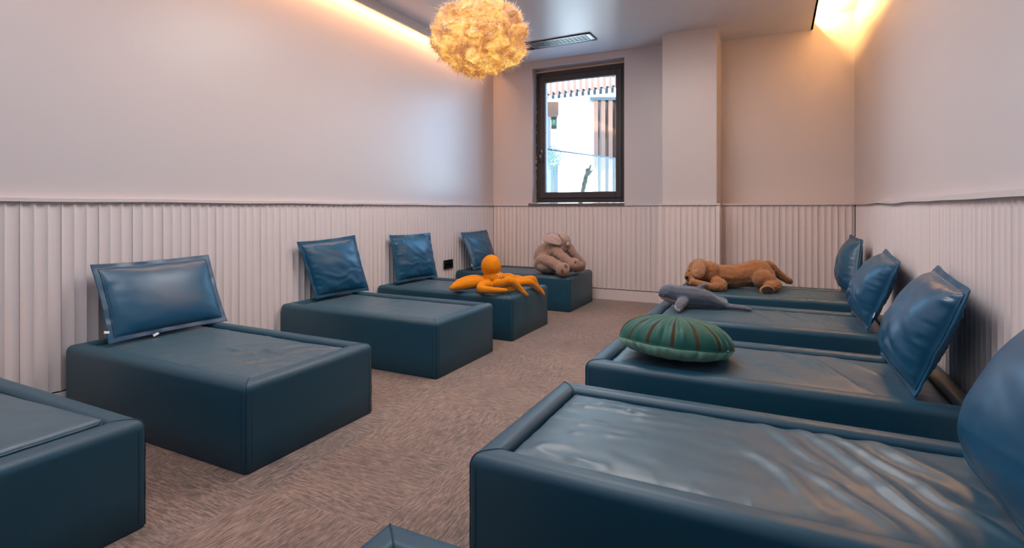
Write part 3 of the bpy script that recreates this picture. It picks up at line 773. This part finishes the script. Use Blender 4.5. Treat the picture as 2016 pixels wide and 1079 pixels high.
# --- round velvet cushion
def velvet(name, col, edge):
    m = mat(name, col, .6, .3, bump=(300, .15, .001), var=(5, .22)); b = m.node_tree.nodes['Principled BSDF']
    b.inputs['Sheen Weight'].default_value = .38; b.inputs['Sheen Roughness'].default_value = .35; b.inputs['Sheen Tint'].default_value = edge; return m
M['v1'] = velvet('emerald_velvet', srgb(4, 74, 68), (.55, .9, .8, 1)); M['v2'] = velvet('sage_velvet', srgb(140, 190, 168), (.7, 1, .85, 1))
M['v3'] = mat('brown_cord', srgb(66, 52, 40), .9, .1)
cc = onbed(1335, 700); cc.z = ZM
cu = empty('round_cushion', P(1329, 668, 2.38).xy.to_3d() + Vector((0, 0, ZM))); tag(cu, 'round emerald and sage velvet cushion with thin brown rays', 'cushion')
def cushion(lower):
    bm = bmesh.new(); N, R = 600, 36; rad = .246; prev = None; c0 = None
    tilt = Matrix.Rotation(math.radians(6), 3, FW) @ Matrix.Rotation(math.radians(-6), 3, RT)
    for i in range(1, R + 1):
        t = math.sin(i / R * math.pi / 2) if i < R else 1; row = []
        for k in range(N):
            a = 2 * math.pi * k / N
            h = math.sqrt(max(0, 1 - t ** 2.6)) * (.112 if not lower else -.070)
            if not lower: h -= .016 * math.exp(-(t / .10) ** 2)
            pk = math.exp(-((t - .93) / .12) ** 2)
            pl = noise.noise(Vector((math.cos(a) * 9, math.sin(a) * 9, 3 if lower else 7)))
            pl2 = noise.noise(Vector((math.cos(a) * 3.5, math.sin(a) * 3.5, t * 2 + lower)))
            rr = rad * t * (1 + .012 * pl2)
            h += ((.010 if not lower else .016) * pl * pk + .007 * pl2 * t + (.004 * noise.noise(Vector((math.cos(a) * 14, math.sin(a) * 14, 2))) * t if not lower else 0)) * (0 if i == R else 1)
            p = tilt @ Vector((rr * math.cos(a), rr * math.sin(a), h)); p.z = max(p.z + .070, .002)
            row.append(bm.verts.new(p))
        if prev:
            for k in range(N):
                f = bm.faces.new((prev[k], prev[(k + 1) % N], row[(k + 1) % N], row[k]))
                if not lower:
                    a = (k + .5) / N * 15; fr_ = a - math.floor(a)       # thirteen rays that widen outward
                    if abs(fr_ - .5) < .030 + .050 * t and .10 < t: f.material_index = 1
        else:
            c0 = bm.verts.new(tilt @ Vector((0, 0, .096 if not lower else -.070)) + Vector((0, 0, .07)))
            if lower: c0.co.z = max(c0.co.z, .002)
            for k in range(N): bm.faces.new((c0, row[k], row[(k + 1) % N]))
        prev = row
    return bm, [v.co.copy() for v in prev]
bm, edge = cushion(0); mesh_obj('top_panel', bm, [M['v1'], M['v3']], cu)
bm, _ = cushion(1); mesh_obj('bottom_panel', bm, M['v2'], cu)['label'] = 'sage green velvet underside'
bm = bmesh.new(); tube(bm, edge[::4] + [edge[0]], .0022, 6, caps=False); mesh_obj('piping', bm, M['v1'], cu)
ball('button', Vector((0, 0, .168)), (.012, .012, .005), M['v1'], cu)

# ------------------------------------------------------------------ cloud lamp
lampc = P(943, 74, 2.7)
lamp = empty('cloud_lamp', (lampc.x, lampc.y, ZC)); tag(lamp, 'glowing orange and yellow cotton cloud lamp hanging from the ceiling', 'lamp')
def glow_mat():
    m = bpy.data.materials.new('glowing_cotton'); m.use_nodes = True; n = m.node_tree.nodes; l = m.node_tree.links; b = n['Principled BSDF']
    tc = n.new('ShaderNodeTexCoord')
    t1 = n.new('ShaderNodeTexNoise'); t1.inputs['Scale'].default_value = 13; t1.inputs['Detail'].default_value = 9; t1.inputs['Roughness'].default_value = .62; t1.inputs['Distortion'].default_value = 1.0
    l.new(tc.outputs['Object'], t1.inputs['Vector'])
    r = n.new('ShaderNodeValToRGB'); e = r.color_ramp.elements
    e[0].position = .34; e[0].color = (.34, .11, .03, 1); e[1].position = .68; e[1].color = (1.15, .90, .38, 1)
    for p_, c_ in ((.44, (.62, .24, .05, 1)), (.52, (.92, .45, .09, 1)), (.60, (1.0, .62, .15, 1))): x = e.new(p_); x.color = c_
    l.new(t1.outputs['Fac'], r.inputs[0]); l.new(r.outputs[0], b.inputs['Emission Color']); b.inputs['Emission Strength'].default_value = 1.0
    b.inputs['Base Color'].default_value = (.30, .22, .16, 1); b.inputs['Roughness'].default_value = 1; b.inputs['Specular IOR Level'].default_value = 0
    return m
bm = bmesh.new(); bmesh.ops.create_icosphere(bm, subdivisions=7, radius=1)
def cloud_r(d):
    q = d * 1.9; f = 0; a = 1
    for o_ in range(6): f += a * abs(noise.noise(q + Vector((4.1, 1.3, 7.7)))); q = q * 2.1; a *= .58
    return 1.02 + .24 * (f - .55)
for v in bm.verts:
    d = v.co.normalized(); k = cloud_r(d); v.co = Vector((d.x * .232, d.y * .232, d.z * .178)) * k
off = lampc - lamp.location
bmesh.ops.translate(bm, verts=bm.verts, vec=off)
core = mesh_obj('glowing_cotton', bm, glow_mat(), lamp)
def cotton():
    m = bpy.data.materials.new('cotton_wisps'); m.use_nodes = True; n = m.node_tree.nodes; l = m.node_tree.links; n.remove(n['Principled BSDF'])
    a = n.new('ShaderNodeBsdfDiffuse'); a.inputs[0].default_value = (.75, .60, .52, 1); b = n.new('ShaderNodeBsdfTranslucent'); b.inputs[0].default_value = (.80, .58, .45, 1)
    x = n.new('ShaderNodeMixShader'); x.inputs[0].default_value = .6; l.new(a.outputs[0], x.inputs[1]); l.new(b.outputs[0], x.inputs[2]); l.new(x.outputs[0], n['Material Output'].inputs[0]); return m
rn = random.Random(9); bm = bmesh.new()
for c in range(800):
    d = Vector((rn.gauss(0, 1), rn.gauss(0, 1), rn.gauss(0, 1))).normalized(); k = cloud_r(d)
    p0 = Vector((d.x * .232, d.y * .232, d.z * .178)) * (k * .96) + off
    big = rn.random() ** 3; side = d.cross(Vector((rn.uniform(-1, 1), rn.uniform(-1, 1), rn.uniform(-1, 1)))).normalized()
    base_dir = (d * .8 + side * rn.uniform(.1, 1.2) + Vector((0, 0, -.15))).normalized()
    for s in range(9):
        p = p0 + Vector((rn.gauss(0, .010), rn.gauss(0, .010), rn.gauss(0, .010))); dr = (base_dir + Vector((rn.gauss(0, .35), rn.gauss(0, .35), rn.gauss(0, .35)))).normalized()
        ln = .016 + .040 * big * rn.random() + .010 * rn.random(); w = rn.uniform(.0005, .0013); prev = None; sd = dr.cross(FW).normalized()
        for i in range(5):
            q = p + dr * (ln * i / 4) + Vector((noise.noise(p * 60 + Vector((i * .7, 0, 0))), noise.noise(p * 60 + Vector((0, i * .7, 9))), noise.noise(p * 60 + Vector((5, 0, i * .7))))) * .012 * i / 4
            ww = w * (1 - .8 * i / 4); r = (bm.verts.new(q - sd * ww), bm.verts.new(q + sd * ww))
            if prev: bm.faces.new((prev[0], prev[1], r[1], r[0]))
            prev = r
fl_o = mesh_obj('cotton_wisps', bm, cotton(), lamp, fix=False); fl_o['kind'] = 'stuff'
bm = bmesh.new(); tube(bm, [off + Vector((.0, 0, .15)), Vector((0, 0, -.02))], .004, 8); mesh_obj('cord', bm, mat('red_brown_cord', srgb(150, 80, 60), .6), lamp)
bm = bmesh.new(); tube(bm, [(0, 0, 0), (0, 0, -.012), (0, 0, -.03)], [.05, .05, .02], 24); mesh_obj('ceiling_rose', bm, M['whitetag'], lamp)
bm = bmesh.new(); tube(bm, [off + Vector((0, 0, .14)), off + Vector((0, 0, .21))], [.030, .018], 16); mesh_obj('lamp_holder', bm, mat('holder', srgb(150, 80, 60), .6), lamp)

# ------------------------------------------------------------------ ceiling vent
def onceil(u, v): d = F * (ZC - 1) / (CY - v); return P(u, v, d)
va, vb, vc = onceil(1162, 63.5), onceil(1175.5, 76.5), onceil(1043, 97)
vd = (vc - vb).normalized(); vd = Vector((vd.x, vd.y, 0)).normalized(); vw = (va - vb).length
vp = Vector((-vd.y, vd.x, 0)); vp = vp if vp.dot(va - vb) > 0 else -vp
print('VENT', va, vb, vc, vw, vd)
vent = empty('ceiling_vent', (vb.x, vb.y, ZC)); tag(vent, 'long slotted aluminium air vent in the ceiling in front of the window', 'vent')
vent.rotation_euler.z = math.atan2(vd.y, vd.x); sgn = 1 if vp.dot(Vector((-vd.y, vd.x, 0))) > 0 else -1
vl = 1.45; w0, w1 = sorted((0, sgn * vw))
bm = bmesh.new()
for q in ((0, vl, w0, w0 + .012), (0, vl, w1 - .012, w1), (0, .012, w0, w1), (vl - .012, vl, w0, w1)): box(bm, q[0], q[1], q[2], q[3], -.012, .002)
mesh_obj('vent_surround', bm, M['darkmetal'], vent, False)
bm = bmesh.new(); box(bm, .01, vl - .01, w0 + .01, w1 - .01, -.002, .004); mesh_obj('vent_backing', bm, M['darkmetal'], vent, False)
bm = bmesh.new(); sp = .70
for q in ((.014, sp, w0 + .013, w0 + .03), (.014, sp, w1 - .03, w1 - .013), (.014, .05, w0 + .013, w1 - .013), (sp - .02, sp, w0 + .013, w1 - .013)): box(bm, q[0], q[1], q[2], q[3], -.009, 0)
mesh_obj('grille_frame', bm, M['chrome'], vent, False)
bm = bmesh.new(); nb = 7
for k in range(nb):
    y = w0 + .035 + (vw - .07) * k / (nb - 1); box(bm, .05, sp - .02, y - .0035, y + .0035, -.008, -.001)
x = .08
while x < sp - .03: box(bm, x - .002, x + .002, w0 + .03, w1 - .03, -.0075, -.002); x += .045
mesh_obj('louvre_slats', bm, M['chrome'], vent, False)

# ------------------------------------------------------------------ wall socket
so = empty('wall_socket', (XPL, 4.695, .417)); tag(so, 'black double power socket on the left wall panelling', 'socket')
bm = bmesh.new(); box(bm, -.004, .012, -.080, .080, -.047, .047, .004); mesh_obj('socket_plate', bm, M['black'], so, False)
for y in (-.037, .037):
    bm = bmesh.new(); tube(bm, [(.012, y, 0), (.0165, y, 0)], .026, 28, caps=False); tube(bm, [(.0165, y, 0), (.0165, y, 0)], [.026, .021], 28, caps=False); tube(bm, [(.0165, y, 0), (.010, y, 0)], .021, 28)
    s1 = mesh_obj('socket_outlet', bm, mat('glossy_black', srgb(10, 10, 11), .12), so, False)
    bm = bmesh.new(); tube(bm, [(.0125, y, .016), (.0168, y, .019)], .003, 8); mesh_obj('earth_contact', bm, M['chrome'], s1)
    bm = bmesh.new(); tube(bm, [(.0125, y, -.016), (.0168, y, -.019)], .003, 8); mesh_obj('earth_contact', bm, M['chrome'], s1)

# ------------------------------------------------------------------ outside the window
GZ = .96
M['white_out'] = mat('white_render', (.85, .85, .83, 1), .8)
M['wood'] = mat('pale_timber', srgb(128, 94, 78), .6, var=(20, .12))
M['shade'] = mat('grey_steel', srgb(70, 84, 94), .5)
M['darkpan'] = mat('grey_cladding', srgb(52, 62, 70), .7)
M['brown'] = mat('brown_cladding', srgb(66, 46, 38), .7)
bm = bmesh.new(); box(bm, -14, 4, 6.25, 16, GZ - .1, GZ); tag(mesh_obj('terrace', bm, M['white_out'], None, False), kind='structure')
bm = bmesh.new(); a, b_ = P(1094, 300, 11.0), P(1260, 300, 11.0); box(bm, a.x, b_.x + 1, 10.35, 10.6, GZ, 5); tag(mesh_obj('wall_outside', bm, M['white_out'], None, False), kind='structure')
def between(name, u0, u1, v0, v1, d, th, m, parent=None):
    p0, p1 = P(u0, v1, d), P(u1, v0, d); bm = bmesh.new(); ex = (P(u1, v1, d) - p0) / 2; c = (p0 + p1) / 2
    obox(bm, c, ex, FW * th / 2, Vector((0, 0, (p1.z - p0.z) / 2))); return mesh_obj(name, bm, m, parent, False)
# timber screen of upright fins
scr = empty('slat_screen', (0, 0, 0)); tag(scr, 'pale timber screen of upright fins outside the window, on its right side', 'screen')
for k in range(8):
    between('screen_fin', 1168 + 14.2 * k, 1176 + 14.2 * k, 198, 415, 8.9, .16, M['wood'], scr)
between('screen_backing', 1166, 1290, 196, 415, 9.25, .03, M['brown'], scr)
between('screen_rail', 1160, 1290, 193, 199, 8.9, .18, M['shade'], scr)
# hanging fins of the pergola
per = empty('pergola', (0, 0, 0)); tag(per, 'timber pergola with a row of hanging fins at the top of the window view', 'pergola')
for k in range(17):
    u = 1058 + 11.7 * k; s = -.13 * (u - 1060)
    between('pergola_fin', u, u + 6.3, 120 + s * .5, 191 + s, 8.3, .05, M['wood'], per)
    between('fin_bracket', u + 4.5, u + 10, 183 + s * .8, 197 + s * .8, 8.5, .05, M['shade'], per)
bm = bmesh.new(); tube(bm, [P(1040, 192, 8.36), P(1260, 163, 8.36)], .016, 8); mesh_obj('pergola_rod', bm, M['darkmetal'], per)
between('pergola_deck', 1030, 1290, 105, 152, 8.8, .05, M['shade'], per)
# left side: brown soffit box, grey cladding, sign, shrub
sfx = empty('soffit_box', (0, 0, 0)); tag(sfx, 'brown timber soffit box at the left edge of the window view', 'soffit')
between('soffit_panel', 1040, 1097, 206, 232, 9.2, .5, M['brown'], sfx)
between('hanging_board', 1085, 1096, 231, 254, 9.2, .05, M['brown'], sfx)
tag(between('cladding_panel', 1040, 1098, 325, 418, 9.2, .1, M['darkpan']), 'grey cladding panel low in the left of the window view', 'panel')
tag(between('slim_post', 1074, 1084, 232, 418, 9.0, .08, mat('lilac_post', srgb(90, 90, 120), .6)), 'slim lilac grey post at the left of the window view', 'post')
sg = empty('exit_sign', P(1090, 241, 9.163)); tag(sg, 'small green exit sign outside beyond the window', 'sign')
bm = bmesh.new(); w_ = P(1095, 241, 9.163) - P(1085.5, 241, 9.163); obox(bm, Vector(), w_ / 2, FW * .01, Vector((0, 0, .052))); mesh_obj('sign_panel', bm, mat('sign_green', srgb(50, 120, 70), .5), sg, False)
bm = bmesh.new(); c0 = -FW * .013
ball('figure_head', c0 + RT * .004 + E_ * .03, (.007, .003, .008), M['whitetag'], sg)
for a, b_ in (((.003, .020), (-.004, -.004)), ((-.004, -.004), (-.020, -.022)), ((-.002, -.004), (.014, -.018)), ((.014, -.018), (.010, -.036)), ((.001, .016), (.020, .008)), ((.001, .016), (-.018, .010))):
    tube(bm, [c0 + RT * a[0] + E_ * a[1], c0 + RT * b_[0] + E_ * b_[1]], .0035, 6)
mesh_obj('running_figure', bm, M['whitetag'], sg)
M['leaf'] = mat('leaf_green', srgb(56, 84, 50), .6, var=(30, .3))
bm = bmesh.new(); rn = random.Random(4)
for _ in range(700):
    d = Vector((rn.gauss(0, 1), rn.gauss(0, 1), rn.gauss(0, 1))).normalized() * rn.random() ** .4
    p = Vector((d.x * .16, d.y * .16, d.z * .22)); n1 = Vector((rn.uniform(-1, 1), rn.uniform(-1, 1), rn.uniform(-1, 1))).normalized(); n2 = n1.orthogonal().normalized()
    q = [bm.verts.new(p + n1 * .022), bm.verts.new(p + n2 * .009), bm.verts.new(p - n1 * .022), bm.verts.new(p - n2 * .009)]; bm.faces.new(q)
shp = P(1088, 312, 8.7); sh = empty('shrub', (shp.x, shp.y, GZ)); tag(sh, 'green leafy shrub behind the glass balustrade', 'shrub')
fo = mesh_obj('foliage', bm, M['leaf'], sh, False); fo.location = (0, 0, shp.z - GZ)
bm = bmesh.new(); tube(bm, [(0, 0, 0), (.02, 0, .4), (0, .01, shp.z - GZ)], [.02, .015, .008], 8); mesh_obj('stem', bm, M['brown'], sh)
# glass balustrade running away to the right
ga, gb = P(1040, 289.5, 7.1), P(1250, 317, 8.6); bal = empty('glass_balustrade', (ga.x, ga.y, GZ)); tag(bal, 'clear glass balustrade with a thin top rail crossing the window view', 'balustrade')
a = Vector((0, 0, ga.z - GZ)); b_ = gb - Vector((ga.x, ga.y, GZ))
bm = bmesh.new(); tube(bm, [a, b_], .011, 8); mesh_obj('top_rail', bm, M['shade'], bal)
bm = bmesh.new(); dx = (b_ - a); hd = Vector((dx.x, dx.y, 0)); nn = hd.cross(E_).normalized() * .005
vs = [bm.verts.new(p + o_) for o_ in (nn, -nn) for p in (Vector((0, 0, 0)), hd, Vector((hd.x, hd.y, b_.z)), a)]
for f in ((0, 1, 2, 3), (7, 6, 5, 4), (0, 4, 5, 1), (1, 5, 6, 2), (2, 6, 7, 3), (3, 7, 4, 0)): bm.faces.new([vs[i] for i in f])
mesh_obj('glass_panel', bm, M['glass'], bal, False)
# weathered branch
dw_b = P(1143, 396, 6.9); dr = empty('driftwood_branch', (dw_b.x, dw_b.y, GZ)); tag(dr, 'weathered grey branch standing upright outside the window', 'branch')
def LD(u, v, d=6.9): return P(u, v, d) - dr.location
bot = LD(1140, 405); bot.z = 0
mb = mat('weathered_bark', srgb(130, 128, 108), .9, bump=(40, .8, .02), var=(30, .35))
bodyw = blob('branch_wood', [], [[(bot, .034), (LD(1147, 378), .030), (LD(1153, 352), .034), (LD(1158, 338), .026), (LD(1163, 326), .010)], [(LD(1155, 350), .026), (LD(1156, 336), .020), (LD(1155, 332), .012)], [(LD(1156, 345), .024), (LD(1164, 338), .012), (LD(1167, 334), .007)]], mb, dr, voxel=.008, smooth=2, fuzz=.010, fuzz_scale=28)
